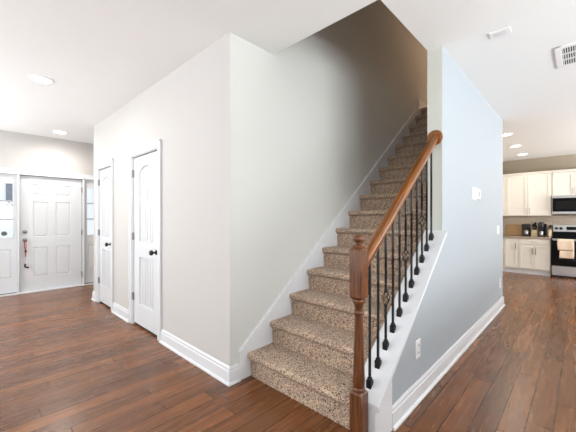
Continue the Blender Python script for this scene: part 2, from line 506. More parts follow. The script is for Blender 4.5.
b = base_x(MB(), -3.185, XS, YC, -1, 0, 1)
base_y(b, YC, 1.514, XS, 1, 1, 0)
struct(b.build('baseboard_closet', M_TRIM), 'white baseboard wrapping the corner left of the stairs')
struct(base_x(MB(), -4.665, -4.055, YC, -1).build('baseboard_between_doors', M_TRIM), 'white baseboard between the two closet doors')
b = base_x(MB(), -5.62, -5.435, YC, -1, 1, 0)
base_y(b, YC, 2.3, -5.62, -1, 1, 0)
struct(b.build('baseboard_foyer', M_TRIM), 'short white baseboard left of the far closet door')
b = base_y(MB(), 1.80, 5.50, XB, 1, 0, 1)
base_x(b, -1.48, XB, 5.50, 1, 0, 1)
struct(b.build('baseboard_right', M_TRIM), 'white baseboard along the blue wall')
struct(base_y(MB(), -3.98, 0.20, XL, 1).build('baseboard_front', M_TRIM), 'white baseboard on the front door wall')
struct(base_y(MB(), 5.3605, 8.0, XS, 1, zz=TOP2).build('baseboard_upstairs', M_TRIM), 'white baseboard at the top of the stairs')

# cap and end board of the knee wall
b = MB()
b.prism([(1.582, capz(1.582) - 0.03), (2.7705, capz(2.7705) - 0.03), (2.7705, capz(2.7705)), (1.582, capz(1.582))], 0, -0.988, -0.812)
b.prism([(1.590, capz(1.59) - 0.045), (2.7705, capz(2.7705) - 0.045), (2.7705, capz(2.7705) - 0.03), (1.590, capz(1.59) - 0.03)], 0, -0.980, -0.826)
struct(b.build('trim_1', M_TRIM), 'sloped white cap on the knee wall under the balusters')
b = MB().prism([(1.585, 0), (1.60, 0), (1.60, capz(1.60) - 0.045), (1.585, capz(1.585) - 0.045)], 0, XK, -0.837)
b.prism([(1.60, 0), (1.80, 0), (1.80, capz(1.80) - 0.045), (1.60, capz(1.60) - 0.045)], 0, XB, -0.837)
struct(b.build('trim_2', M_TRIM), 'white end board of the knee wall beside the newel post')

# ------------------------------------------------------------------ staircase
stairs = empty('staircase', (-1.48, 1.62, 0), 'carpeted staircase rising between the pale wall and the blue wall', 'staircase')
RISE, RUN, Y1 = 0.1965, 0.248, 1.59
for k in range(1, 17):
    yn, zt = Y1 + RUN * (k - 1), RISE * k
    back = yn + RUN + 0.05 if k < 16 else 5.36
    P = [(yn + 0.034, zt - RISE if k > 1 else 0.0), (yn + 0.032, zt - 0.062), (yn + 0.014, zt - 0.052)]
    for j in range(9):
        a = -math.pi * 0.5 - math.pi * j / 8 * 0.98
        P.append((yn + 0.025 + 0.025 * math.cos(a), zt - 0.026 + 0.026 * math.sin(a)))
    P += [(back, zt), (back, zt - RISE if k > 1 else 0.0)]
    x1 = -0.9715
    MB().prism(P, 0, XS + 0.014, x1).build('carpet_step', M_CARPET, stairs, smooth=True, at=(-1.48, yn, zt))
ys, ye = 1.514, 5.23


def skz(y): return 0.228 + 0.7885 * (y - ys)


b = MB()
P = [(ys, 0), (1.75, 0), (5.36, 2.85), (5.36, TOP2 + 0.136), (ye, TOP2 + 0.136), (ye, skz(ye)), (ys, skz(ys))]
b.prism(P, 0, XS, XS + 0.016)
b.prism([(ys - .004, skz(ys) - 0.028), (ye, skz(ye) - 0.025), (ye, skz(ye) + 0.006), (ys - .004, skz(ys) + 0.004)], 0, XS, XS + 0.027)
tag(b.build('skirt_board', M_TRIM, stairs), 'white sloped skirt board')

# ------------------------------------------------------------------ railing
rail = empty('stair_railing', (-0.91, 1.54, 0), 'brown wooden newel post and handrail with black iron balusters', 'railing')
NX, NY, NS = -0.9115, 1.5375, 0.0385
b = MB()


def sq(b, z0, z1, s, top=0.0, bot=0.0):
    b.box(NX - s, NX + s, NY - s, NY + s, z0, z1, 0.003, 1)


sq(b, 0, 0.312, NS); sq(b, 0.846, 1.112, NS)
for za, zb, s0, s1 in [(0.310, 0.322, NS - .001, NS - 0.010), (0.846, 0.834, NS - .001, NS - 0.012), (1.110, 1.121, NS - 0.001, NS - 0.008)]:
    A = [b.bm.verts.new((NX + i * s0, NY + j * s0, za)) for i, j in ((-1, -1), (1, -1), (1, 1), (-1, 1))]
    B = [b.bm.verts.new((NX + i * s1, NY + j * s1, zb)) for i, j in ((-1, -1), (1, -1), (1, 1), (-1, 1))]
    b.bm.faces.new(A); b.bm.faces.new(B)
    for i in range(4): b.bm.faces.new([A[i], A[(i + 1) % 4], B[(i + 1) % 4], B[i]])
b.lathe([(0.026, 0.318), (0.0355, 0.322), (0.0365, 0.330), (0.0355, 0.337), (0.030, 0.342), (0.033, 0.352), (0.0345, 0.375),
         (0.033, 0.42), (0.030, 0.50), (0.0265, 0.62), (0.0235, 0.735), (0.0235, 0.748), (0.029, 0.752), (0.031, 0.760),
         (0.029, 0.768), (0.0235, 0.772), (0.0235, 0.79), (0.027, 0.806), (0.034, 0.818), (0.036, 0.826), (0.034, 0.834), (0.028, 0.838)],
        (NX, NY, 0), 2, 28)
nw = b.build('newel_post', M_NEWEL, rail, smooth=True, at=(NX, NY, 0))
MB().lathe([(0.030, 1.119), (0.0335, 1.124), (0.0335, 1.132), (0.026, 1.139), (0.018, 1.146), (0.0165, 1.151), (0.024, 1.157), (0.0315, 1.166),
            (0.0335, 1.174), (0.031, 1.184), (0.022, 1.192), (0.010, 1.196), (0.0, 1.197)], (NX, NY, 0), 2, 28
           ).build('finial', M_NEWEL, nw, smooth=True, at=(NX, NY, 1.12))


def railtop(y): return 1.116 + SL * (y - 1.638)


prof = [(-0.017, -0.066), (0.017, -0.066), (0.019, -0.052), (0.029, -0.046), (0.0325, -0.034), (0.032, -0.020), (0.026, -0.008), (0.014, -0.001), (0, 0),
        (-0.014, -0.001), (-0.026, -0.008), (-0.032, -0.020), (-0.0325, -0.034), (-0.029, -0.046), (-0.019, -0.052)]
b = MB()
ya, yb = NY + NS - 0.001, 2.757
k = math.sqrt(1 + SL * SL)
A = [b.bm.verts.new((-0.908 + u, ya, railtop(ya) + v * k)) for u, v in prof]
B = [b.bm.verts.new((-0.908 + u, yb, railtop(yb) + v * k)) for u, v in prof]
b.bm.faces.new(A); b.bm.faces.new(B[::-1])
for i in range(len(prof)):
    j = (i + 1) % len(prof); b.bm.faces.new([A[i], A[j], B[j], B[i]])
b.build('handrail', M_RAIL, rail, smooth=True, at=(-0.908, ya, railtop(ya)))
MB().lathe([(0.058, 2.770), (0.064, 2.765), (0.064, 2.760), (0.058, 2.755), (0.054, 2.7535), (0.046, 2.7535), (0.0, 2.7535)], (-0.906, 0, railtop(2.77) - 0.040), 1, 36
           ).build('rosette', M_RAIL, rail, smooth=True, at=(-0.906, 2.77, railtop(2.77) - 0.04))

BS = 0.0062
for i in range(11):
    y = 1.655 + 0.1028 * i; x = -0.908
    zb = capz(y); zt = railtop(y) - 0.066 * k + 0.004
    b = MB()
    basket = i in (2, 5, 8)
    if basket:
        c = zb + 0.315; hb = 0.042
        b.twist(x, y, zb, c - hb, BS, 0, 2)
        for q in range(4):
            pts = []
            for s in range(13):
                f = s / 12; a = q * H90 + f * math.pi * 1.1
                r = 0.0225 * math.sin(math.pi * f) ** 0.8 + 0.002
                pts.append((x + r * math.cos(a), y + r * math.sin(a), c - hb + 2 * hb * f))
            b.tube(pts, 0.0030, 6)
        b.box(x - .0085, x + .0085, y - .0085, y + .0085, c - hb - .012, c - hb + .004, 0.002, 1)
        b.box(x - .0085, x + .0085, y - .0085, y + .0085, c + hb - .004, c + hb + .012, 0.002, 1)
        b.twist(x, y, c + hb, c + hb + 0.05, BS, 0, 2); b.twist(x, y, c + hb + 0.05, zt - 0.14, BS, 3.5, 70); b.twist(x, y, zt - 0.14, zt, BS, 0, 2)
    else:
        h = zt - zb
        b.twist(x, y, zb, zb + 0.30 * h, BS, 0, 2); b.twist(x, y, zb + 0.30 * h, zb + 0.72 * h, BS, 5, 100); b.twist(x, y, zb + 0.72 * h, zt, BS, 0, 2)
    bal = b.build('baluster', M_IRON, rail, at=(x, y, zb))
    if basket: tag(bal, 'iron baluster with a round wire basket')
    elif i: tag(bal, 'twisted iron baluster')
    else: tag(bal, 'twisted iron baluster next to the newel post')
    s = MB(); r = 0.0155
    bot = [s.bm.verts.new((x + a * r, y + c * r, capz(y + c * r) - 0.0005)) for a, c in ((-1, -1), (1, -1), (1, 1), (-1, 1))]
    mid = [s.bm.verts.new((x + a * r, y + c * r, zb + 0.034)) for a, c in ((-1, -1), (1, -1), (1, 1), (-1, 1))]
    top = [s.bm.verts.new((x + a * .010, y + c * .010, zb + 0.040)) for a, c in ((-1, -1), (1, -1), (1, 1), (-1, 1))]
    s.bm.faces.new(bot[::-1]); s.bm.faces.new(top)
    for P, Q in ((bot, mid), (mid, top)):
        for q in range(4): s.bm.faces.new([P[q], P[(q + 1) % 4], Q[(q + 1) % 4], Q[q]])
    s.box(x - .0115, x + .0115, y - .0115, y + .0115, zb + 0.040, zb + 0.050, 0.002, 1)
    s.build('baluster_shoe', M_IRON, bal, at=(x, y, zb))

# ------------------------------------------------------------------ closet doors


def casing_x(b, x0, x1, z1, y, w=0.075, t=0.018):
    """casing on a wall facing -Y round an opening x0..x1 with head z1"""
    for xa, xb in ((x0 - w, x0), (x1, x1 + w)):
        b.box(xa, xb, y - t, y, 0, z1 + w, 0.003, 1)
        o = xa if xa < x0 else xb - 0.016
        b.box(o, o + 0.016, y - t - 0.006, y - t + 0.002, 0, z1 + w, 0.002, 1)
    b.box(x0 - 0.001, x1 + 0.001, y - t, y, z1, z1 + w, 0.003, 1)
    b.box(x0 - w, x1 + w, y - t - 0.006, y - t + 0.002, z1 + w - 0.016, z1 + w, 0.002, 1)
    # jamb
    b.box(x0 - 0.001, x0 + 0.012, y - 0.004, y + 0.12, 0, z1); b.box(x1 - 0.012, x1 + 0.001, y - 0.004, y + 0.12, 0, z1)
    b.box(x0, x1, y - 0.004, y + 0.12, z1 - 0.008, z1 + 0.001)
    return b


def closet_door(n, x0, x1, z1, label):
    d = empty('door_%d' % n, ((x0 + x1) / 2, YC, 0), label, kind='structure')
    xa, xb, zb, zt = x0 + 0.016, x1 - 0.016, 0.026, z1 - 0.020
    yf = YC + 0.012
    st, w = 0.155, xb - xa
    if w < 0.65: st = 0.125
    px0, px1 = xa + st, xb - st
    b = MB().box(xa, xb, yf + 0.022, yf + 0.045, zb, zt)          # sunk backing
    b.box(xa, px0, yf, yf + 0.024, zb, zt).box(px1, xb, yf, yf + 0.024, zb, zt)
    b.box(px0, px1, yf, yf + 0.024, zb, 0.265).box(px0, px1, yf, yf + 0.024, 0.83, 1.01)
    # top rail with an arched lower edge
    pw = px1 - px0; zs, rise = 1.835, 0.065

    def arch(u, o=0.0): return zs - o + rise * math.sin(math.pi * min(max(u, 0), 1)) ** 0.8
    P = [(px0, zt)] + [(px0 + pw * i / 16, arch(i / 16)) for i in range(17)] + [(px1, zt)]
    b.prism(P, 1, yf, yf + 0.024)
    # sloped moulding lip around the panels, then planked panel fields
    m = 0.022; n_pl = 5
    for lo, hi, is_top in ((0.265, 0.83, False), (1.01, None, True)):
        q0, q1 = px0 + m, px1 - m; pw2 = (q1 - q0) / n_pl
        for j in range(n_pl):
            u0, u1 = q0 + pw2 * j + 0.007, q0 + pw2 * (j + 1) - 0.007
            if is_top:
                pts = [(u0, lo + m), (u1, lo + m)] + [(u1 + (u0 - u1) * s / 4, arch((u1 + (u0 - u1) * s / 4 - px0) / pw, m)) for s in range(5)]
            else:
                pts = [(u0, lo + m), (u1, lo + m), (u1, hi - m), (u0, hi - m)]
            b.prism(pts, 1, yf + 0.006, yf + 0.023)
        lip = 0.010
        top = (lambda u: arch(u)) if is_top else (lambda u: hi)
        N_ = 16
        out = [(px0, lo), (px1, lo)] + [(px1 - pw * i / N_, top(1 - i / N_)) for i in range(N_ + 1)]
        cx, cz = (px0 + px1) / 2, lo

        def inn(p):
            u = (p[0] - px0) / pw
            x = px0 + lip + (pw - 2 * lip) * u
            return (x, lo + lip) if p[1] == lo else (x, top(u) - lip)
        O = [b.bm.verts.new((p[0], yf + 0.001, p[1])) for p in out]
        I = [b.bm.verts.new((inn(p)[0], yf + 0.022, inn(p)[1])) for p in out]
        for i in range(len(O)):
            j = (i + 1) % len(O); b.bm.faces.new([O[i], O[j], I[j], I[i]])
    b.build('door_panel', M_DOOR, d)
    tag(MB().box(xa, xb, yf + 0.006, yf + 0.044, 0.001, 0.025).build('door_sweep', M_SLOT, d), 'dark sweep under the door')  # dark strip painted in for the shadowed gap under the door
    casing_x(MB(), x0, x1, z1, YC).build('door_casing', M_TRIM, d)
    for z in (1.83, 1.07, 0.34):
        MB().box(x0 + 0.002, x0 + 0.020, YC - 0.012, YC + 0.013, z - 0.045, z + 0.045, 0.003, 1).build('hinge', M_HINGE, d)
    kx = x1 - 0.085 if w > 0.65 else x1 - 0.09
    kb = MB().lathe([(0.026, 0.0), (0.027, -0.004), (0.022, -0.010), (0.011, -0.014), (0.009, -0.030), (0.014, -0.036), (0.025, -0.044), (0.029, -0.055),
                     (0.027, -0.066), (0.018, -0.073), (0.0, -0.075)], (kx, yf, 0.918), 1, 20)
    tag(kb.build('door_knob', M_BRONZE, d, smooth=True), 'dark bronze knob')
    return d


closet_door(3, *D3, 'white closet door with arched planked panels, the one nearer the stairs')
closet_door(2, *D2, 'white closet door beside the foyer, farther from the stairs')

# ------------------------------------------------------------------ front door and sidelights (on the wall facing +X)


def panel_x(b, xf, ya, yb, za, zb, t=0.012):
    """raised panel with a moulding step on a face looking +X"""
    for s, (d0, d1) in enumerate(((0.0, 0.008),)):
        pass
    w = 0.022
    O = [(ya, za), (yb, za), (yb, zb), (ya, zb)]
    Q = [(ya + w, za + w), (yb - w, za + w), (yb - w, zb - w), (ya + w, zb - w)]
    o = [b.bm.verts.new((xf, *p)) for p in O]; i_ = [b.bm.verts.new((xf - t, p[0] + (0.012 if k in (0, 3) else -0.012), p[1] + (0.012 if k < 2 else -0.012))) for k, p in enumerate(O)]
    q = [b.bm.verts.new((xf - 0.001, *p)) for p in Q]
    for k in range(4):
        j = (k + 1) % 4
        b.bm.faces.new([o[k], o[j], i_[j], i_[k]]); b.bm.faces.new([i_[k], i_[j], q[j], q[k]])
    b.bm.faces.new(q)


def face_with_panels(b, xf, xbk, y0, y1, z0, z1, cells):
    """slab whose +X face is cut by rectangular cells (grid of stiles and rails)"""
    b.box(xbk, xf - 0.014, y0, y1, z0, z1)
    ys_ = sorted({y0, y1, *[c for a in cells for c in a[:2]]}); zs_ = sorted({z0, z1, *[c for a in cells for c in a[2:]]})
    for ya, yb in zip(ys_, ys_[1:]):
        run = None
        for za, zb in zip(zs_, zs_[1:]):
            my, mz = (ya + yb) / 2, (za + zb) / 2
            if any(c[0] < my < c[1] and c[2] < mz < c[3] for c in cells): continue
            b.box(xf - 0.0145, xf, ya, yb, za, zb)
    for c in cells: panel_x(b, xf, *c)


fd = empty('door_1', (XL, 1.12, 0), 'white six-panel front door at the end of the foyer', kind='structure')
b = MB()
XD = XL - 0.035
cells = []
for ya, yb in ((0.84, 1.055), (1.165, 1.39)):
    cells += [(ya, yb, 1.70, 1.885), (ya, yb, 0.965, 1.58), (ya, yb, 0.255, 0.78)]
face_with_panels(b, XD, XD - 0.045, 0.667, 1.573, 0.018, 2.025, cells)
b.build('door_panel', M_DOOR, fd)
b = MB()
for ya, yb in ((0.20, 0.275), (0.632, 0.662), (1.578, 1.608), (1.965, 2.04)):
    b.box(XL - 0.12, XL + 0.018, ya, yb, 0, 2.05, 0.003, 1)
b.box(XL - 0.12, XL + 0.018, 0.20, 2.04, 2.03, 2.115, 0.003, 1)
b.box(XL - 0.12, XL + 0.02, 0.20, 2.04, 2.10, 2.125, 0.003, 1)
b.box(XL - 0.12, XL + 0.03, 0.27, 1.97, 0.0, 0.016, 0.003, 1)
b.build('door_casing', M_TRIM, fd)
b = MB().box(XL - 0.09, XL - 0.012, 0.658, 0.668, 0.017, 2.034).box(XL - 0.09, XL - 0.012, 0.658, 1.582, 2.024, 2.036).box(XL - 0.09, XL - 0.03, 1.572, 1.582, 0.017, 2.034)
tag(b.build('weatherstrip', M_SLOT, fd), 'dark weatherstrip round the door')  # dark strips painted in for the shadowed gap between door and casing
for z in (1.83, 1.02, 0.22):
    MB().box(XD - 0.002, XL + 0.012, 1.562, 1.580, z - 0.05, z + 0.05, 0.002, 1).build('hinge', M_HINGE, fd)
tag(MB().lathe([(0.030, 0.0), (0.031, 0.006), (0.026, 0.012), (0.012, 0.015), (0.011, 0.032), (0.022, 0.040), (0.028, 0.052), (0.024, 0.066), (0.012, 0.072), (0, 0.073)],
               (XD, 0.735, 0.913), 0, 20).build('door_knob', M_NICKEL, fd, smooth=True), 'satin metal knob')
tag(MB().lathe([(0.030, 0.0), (0.031, 0.008), (0.026, 0.018), (0.018, 0.022), (0.0, 0.023)], (XD, 0.735, 1.055), 0, 20).build('deadbolt', M_NICKEL, fd, smooth=True), 'satin metal deadbolt')


def sidelight(n, y0, y1, label):
    w = empty('window_%d' % n, (XL, (y0 + y1) / 2, 0), label, kind='structure')
    g0, g1, gz0, gz1 = y0 + 0.04, y1 - 0.04, 0.95, 1.885
    b = MB()
    b.box(XD - 0.045, XD, y0, g0, 0.03, 2.03).box(XD - 0.045, XD, g1, y1, 0.03, 2.03)
    b.box(XD - 0.045, XD, g0, g1, gz1, 2.03)
    b2 = [(g0 + 0.03, g1 - 0.03, 0.275, 0.76)]
    face_with_panels(b, XD, XD - 0.045, g0, g1, 0.03, gz0, b2)
    b.build('sidelight_frame', M_DOOR, w)
    m = MB(); gr = MB()
    for z in (1.575, 1.27):
        gr.box(XD - 0.030, XD - 0.006, g0, g1, z - 0.014, z + 0.014)
    for ya, yb, za, zb in ((g0, g0 + .012, gz0, gz1), (g1 - .012, g1, gz0, gz1), (g0, g1, gz0, gz0 + .012), (g0, g1, gz1 - .012, gz1)):
        m.box(XD - 0.03, XD + 0.006, ya, yb, za, zb)
    m.build('pane_bead', M_TRIM, w); tag(gr.build('muntin', M_MUNTIN, w), 'pale grey cross bars of the glass')
    MB().box(XD - 0.024, XD - 0.018, g0 + .002, g1 - .002, gz0 + .002, gz1 - .002).build('pane', M_GLASS, w)
    MB().box(XD - 0.045, XD - 0.002, y0, y1, 0.0165, 0.03).build('sill_gap', M_SLOT, w)


sidelight(1, 0.277, 0.631, 'glazed white sidelight on the left of the front door')
sidelight(2, 1.609, 1.964, 'narrow glazed white sidelight on the right of the front door')

# key lanyard on the front door knob
ln = empty('key_lanyard', (XD, 0.735, 0.45), 'red and white lanyard with keys hanging from the front door knob', 'lanyard')
xk = XD + 0.036
strap = MB()
strap.tube([(xk, 0.722, 0.900), (xk + 0.003, 0.728, 0.82), (xk + 0.002, 0.738, 0.70), (xk, 0.742, 0.62)], 0.006, 6)
strap.tube([(xk, 0.722, 0.900), (xk, 0.735, 0.932), (xk, 0.748, 0.900), (xk, 0.748, 0.80), (xk, 0.746, 0.70), (xk, 0.742, 0.62)], 0.006, 6)
strap.build('strap', M_RED, ln)
MB().tube([(xk, 0.742, 0.625), (xk, 0.744, 0.56), (xk, 0.746, 0.50)], 0.006, 6).build('cord', M_WHITECORD, ln)
MB().box(xk - .008, xk + .008, 0.727, 0.757, 0.70, 0.74, .003, 1).build('buckle', M_BLACKPL, ln)
MB().box(xk - .004, xk + .004, 0.722, 0.745, 0.44, 0.505, .002, 1).box(xk - .003, xk + .003, 0.744, 0.785, 0.425, 0.452, .002, 1).build('keys', M_BRONZE, ln)

# outside, seen through the sidelights
struct(MB().box(-30, -7.08, -20, 20, -0.3, -0.15).build('ground', M_CONCRETE), 'pale paving outside the front door')
orn = empty('porch_ornament', (XD - 0.045, 0.475, 1.03), 'dark ribbed oval ornament against the left sidelight glass', 'ornament')
b = MB()
for i in range(-3, 4):
    r = math.sqrt(1 - (i / 3.6) ** 2) * 0.036
    b.tube([(XD - 0.045 + 0.016 * math.cos(t * math.pi / 8), 0.475 + r * math.sin(t * math.pi / 8), 1.03 + i * 0.010) for t in range(16)], 0.006, 6, True)
b.build('ribs', M_HINGE, orn)
core = MB().lathe([(0.0, -0.054), (0.030, -0.050), (0.045, -0.030), (0.05, 0.0), (0.045, 0.03), (0.03, 0.05), (0, 0.054)], (0, 0, 0), 2, 20)
bmesh.ops.scale(core.bm, verts=core.bm.verts[:], vec=(0.3, 0.6, 0.6))
bmesh.ops.translate(core.bm, verts=core.bm.verts[:], vec=(XD - 0.045, 0.475, 1.03))
core.build('core', M_HINGE, orn, smooth=True)
nb = empty('house', (-16, 2.5, -0.15), 'white house with slate blue shutters across the street', 'house')
MB().box(-20, -16, -6, 9, -0.15, 6).build('siding', M_SIDING, nb)
for y in (1.35, 2.45, 4.3, 5.6):
    MB().box(-16.0, -15.95, y - 0.22, y + 0.22, 1.75, 3.1).build('shutter', M_SHUTTER, nb)
for y in (1.9, 4.95):
    MB().box(-16.0, -15.97, y - 0.33, y + 0.33, 1.75, 3.1).build('house_window', M_GLASS, nb)

# ------------------------------------------------------------------ ceiling fittings


def can_light(x, y, r, label, group, em, watts, color):
    t = empty('ceiling_light', (x, y, HC), label, 'ceiling light', group)
    ring = MB().lathe([(r, 0), (r + 0.022, 0), (r + 0.022, -0.004), (r + 0.012, -0.012), (r, -0.010)], (x, y, HC), 2, 32)
    # open ring: drop the closing caps so that the diffuser shows
    for f in [f for f in ring.bm.faces if len(f.verts) > 4]: ring.bm.faces.remove(f)
    A = [v for v in ring.bm.verts]
    ring.build('trim_ring', M_PLASTIC, t, smooth=True)
    MB().lathe([(r + .001, 0), (r + .001, -0.005), (r * 0.6, -0.007), (0, -0.008)], (x, y, HC), 2, 32).build('diffuser', em, t, smooth=True)
    l = bpy.data.lights.new('lamp', 'SPOT'); l.energy = watts; l.color = color; l.spot_size = math.radians(180); l.spot_blend = 1.0; l.shadow_soft_size = r
    o = bpy.data.objects.new('lamp', l); COL.objects.link(o); o.parent = t; o.location = (0, 0, -0.03)
    return t


WARM = (1.0, 0.92, 0.80)
can_light(-4.095, 0.565, 0.085, 'round recessed ceiling light in front of the closet doors', 'recessed foyer lights', M_LAMP, 46, (1.0, 0.96, 0.9))
can_light(-6.37, 1.13, 0.085, 'round recessed ceiling light just inside the front door', 'recessed foyer lights', M_LAMP, 75, (1.0, 0.96, 0.9))
can_light(-0.962, 6.49, 0.085, 'recessed kitchen ceiling light nearest the blue wall corner', 'recessed kitchen lights', M_LAMPK, 30, WARM)
can_light(-0.970, 7.66, 0.085, 'middle one of the three recessed kitchen ceiling lights', 'recessed kitchen lights', M_LAMPK, 30, WARM)
can_light(-0.983, 8.75, 0.085, 'recessed kitchen ceiling light nearest the cabinets', 'recessed kitchen lights', M_LAMPK, 14, WARM)
up = empty('hall_light', (-0.95, 7.0, 5.6), 'warm ceiling light of the upstairs hall out of view', 'ceiling light')
MB().lathe([(0.14, 0), (0.15, -0.02), (0.12, -0.07), (0.0, -0.09)], (-0.95, 7.0, 5.6), 2, 24).build('lamp_shade', M_LAMPK, up, smooth=True)
l = bpy.data.lights.new('lamp', 'POINT'); l.energy = 40; l.color = (1.0, 0.62, 0.40); l.shadow_soft_size = 0.1  # added unseen lamp, warm fill for the stairwell wall
o = bpy.data.objects.new('lamp', l); COL.objects.link(o); o.parent = up; o.location = (0, 0, -0.2)

# return air vent
vt = empty('ceiling_vent', (0.12, 3.71, HC), 'white metal return air vent with a dark grille in the ceiling', 'vent')
vx0, vx1, vy0, vy1 = -0.172, 0.50, 3.47, 3.955
b = MB(); fw = 0.045
b.box(vx0, vx1, vy0, vy0 + fw, HC - 0.012, HC, .003, 1).box(vx0, vx1, vy1 - fw, vy1, HC - 0.012, HC, .003, 1)
b.box(vx0, vx0 + fw, vy0, vy1, HC - 0.0118, HC, .003, 1).box(vx1 - fw, vx1, vy0, vy1, HC - 0.0118, HC, .003, 1)
b.build('vent_frame', M_PLASTIC, vt)
MB().box(vx0 + fw - .002, vx1 - fw + .002, vy0 + fw - .002, vy1 - fw + .002, HC - 0.002, HC - 0.0005).build('vent_backing', M_SLOT, vt)
b = MB()
n = 38
for i in range(n):
    x = vx0 + fw + (vx1 - vx0 - 2 * fw) * (i + 0.5) / n
    b.box(x - 0.0032, x + 0.0032, vy0 + fw - .002, vy1 - fw + .002, HC - 0.010, HC - 0.0025)
for i in range(1, 3):
    y = vy0 + fw + (vy1 - vy0 - 2 * fw) * i / 3
    b.box(vx0 + fw, vx1 - fw, y - 0.008, y + 0.008, HC - 0.0105, HC - 0.002)
b.build('vent_grille', M_PLASTIC, vt)
# small ceiling box
al = empty('door_chime', (-0.46, 2.89, HC), 'small white rectangular box mounted on the ceiling above the blue wall', 'chime')
MB().box(-0.530, -0.395, 2.842, 2.932, HC - 0.010, HC, 0.003, 2).build('cover', M_PLASTIC, al)
MB().box(-0.505, -0.420, 2.858, 2.916, HC - 0.012, HC - 0.009, 0.001, 1).build('speaker_grille', M_TRIM, al)

# ------------------------------------------------------------------ wall plates on the blue wall


def wall_plate(name, y0, y1, z0, z1, label, cat, group, kind):
    t = empty(name, (XB, (y0 + y1) / 2, z0), label, cat, group)
    MB().box(XB, XB + 0.007, y0, y1, z0, z1, 0.003, 2).build('cover_plate', M_PLASTIC, t)
    yc = (y0 + y1) / 2; h = z1 - z0
    if kind == 'outlet':
        for f in (0.30, 0.70):
            z = z0 + h * f
            s = MB().box(XB + 0.006, XB + 0.0095, yc - 0.017, yc + 0.017, z - 0.014, z + 0.014, 0.003, 2).build('socket', M_TRIM, t)
            MB().box(XB + 0.009, XB + 0.0102, yc - 0.008, yc - 0.005, z - 0.004, z + 0.006).box(XB + 0.009, XB + 0.0102, yc + 0.005, yc + 0.008, z - 0.004, z + 0.006).build('slot', M_SLOT, s)
    else:
        MB().box(XB + 0.006, XB + 0.0105, yc - 0.017, yc + 0.017, z0 + 0.028, z1 - 0.028, 0.002, 1).build('rocker', M_TRIM, t)
    return t


wall_plate('wall_outlet', 2.190, 2.276, 0.296, 0.425, 'white wall outlet low on the blue wall beside the knee wall', 'outlet', 'blue wall outlets', 'outlet')
wall_plate('wall_outlet', 5.235, 5.325, 0.300, 0.425, 'white wall outlet at the far end of the blue wall', 'outlet', 'blue wall outlets', 'outlet')
wall_plate('light_switch', 5.06, 5.20, 1.070, 1.185, 'white light switch near the far end of the blue wall', 'switch', None, 'switch')
th = empty('thermostat', (XB, 3.87, 1.49), 'white thermostat at eye level on the blue wall', 'thermostat')
MB().box(XB, XB + 0.008, 3.735, 3.93, 1.490, 1.622, 0.003, 2).build('back_plate', M_PLASTIC, th)
MB().box(XB + 0.007, XB + 0.030, 3.865, 3.995, 1.498, 1.606, 0.006, 2).build('body', M_PLASTIC, th)
MB().box(XB + 0.029, XB + 0.032, 3.905, 3.955, 1.530, 1.585, 0.001, 1).build('screen', M_HINGE, th)

# ------------------------------------------------------------------ kitchen


def shaker(b, x0, x1, z0, z1, yf, fr=0.055):
    """shaker front facing -Y: frame with a recessed field"""
    b.box(x0, x1, yf + 0.010, yf + 0.020, z0, z1)
    b.box(x0, x0 + fr, yf, yf + 0.012, z0, z1, 0.0015, 1).box(x1 - fr, x1, yf, yf + 0.012, z0, z1, 0.0015, 1)
    b.box(x0 + fr - .001, x1 - fr + .001, yf + .0003, yf + 0.012, z0, z0 + fr, 0.0015, 1).box(x0 + fr - .001, x1 - fr + .001, yf + .0003, yf + 0.012, z1 - fr, z1, 0.0015, 1)
    return b


def pull(parent, x, yf, z0, z1, horiz=False, m=None):
    b = MB(); m = m or M_NICKEL
    if horiz:
        b.tube([(z0, yf, x), (z0, yf - 0.024, x), (z1, yf - 0.024, x), (z1, yf, x)], 0.0055, 8)
    else:
        b.tube([(x, yf, z0), (x, yf - 0.024, z0), (x, yf - 0.024, z1), (x, yf, z1)], 0.0055, 8)
    return tag(b.build('handle', m, parent), 'metal bar handle')


YU = 9.23
# corner end panel + two-door wall cabinet
c = empty('wall_cabinet', (-0.95, YU, 1.34), 'cream two-door wall cabinet left of the microwave', 'cabinet', 'cream upper kitchen cabinets')
b = MB().box(-1.48, -0.505, YU + 0.02, 9.551, 1.345, 2.32)
b.box(-1.48, -1.352, YU + 0.004, YU + 0.03, 1.345, 2.32, 0.002, 1)
b.build('body', M_CAB, c)
MB().box(-1.48, -0.505, YU - 0.012, 9.55, 2.32, 2.345, 0.004, 2).box(-1.48, -0.505, YU - 0.03, 9.55, 2.345, 2.368, 0.004, 2).build('crown_moulding', M_CAB, c)
for x0, x1, hx in ((-1.348, -0.935, -0.965), (-0.927, -0.512, -0.897)):
    d = shaker(MB(), x0, x1, 1.352, 2.312, YU).build('door', M_CAB, c)
    pull(d, hx, YU, 1.40, 1.52)
c = empty('wall_cabinet', (-0.12, YU, 1.79), 'short cream wall cabinet above the microwave', 'cabinet', 'cream upper kitchen cabinets')
MB().box(-0.504, 0.27, YU + 0.02, 9.551, 1.785, 2.32).build('body', M_CAB, c)
MB().box(-0.504, 0.27, YU - 0.012, 9.55, 2.32, 2.345, 0.004, 2).box(-0.504, 0.27, YU - 0.03, 9.55, 2.345, 2.368, 0.004, 2).build('crown_moulding', M_CAB, c)
for x0, x1, hx in ((-0.478, -0.122, -0.152), (-0.114, 0.262, -0.084)):
    d = shaker(MB(), x0, x1, 1.795, 2.312, YU).build('door', M_CAB, c)
    pull(d, hx, YU, 1.83, 1.95)
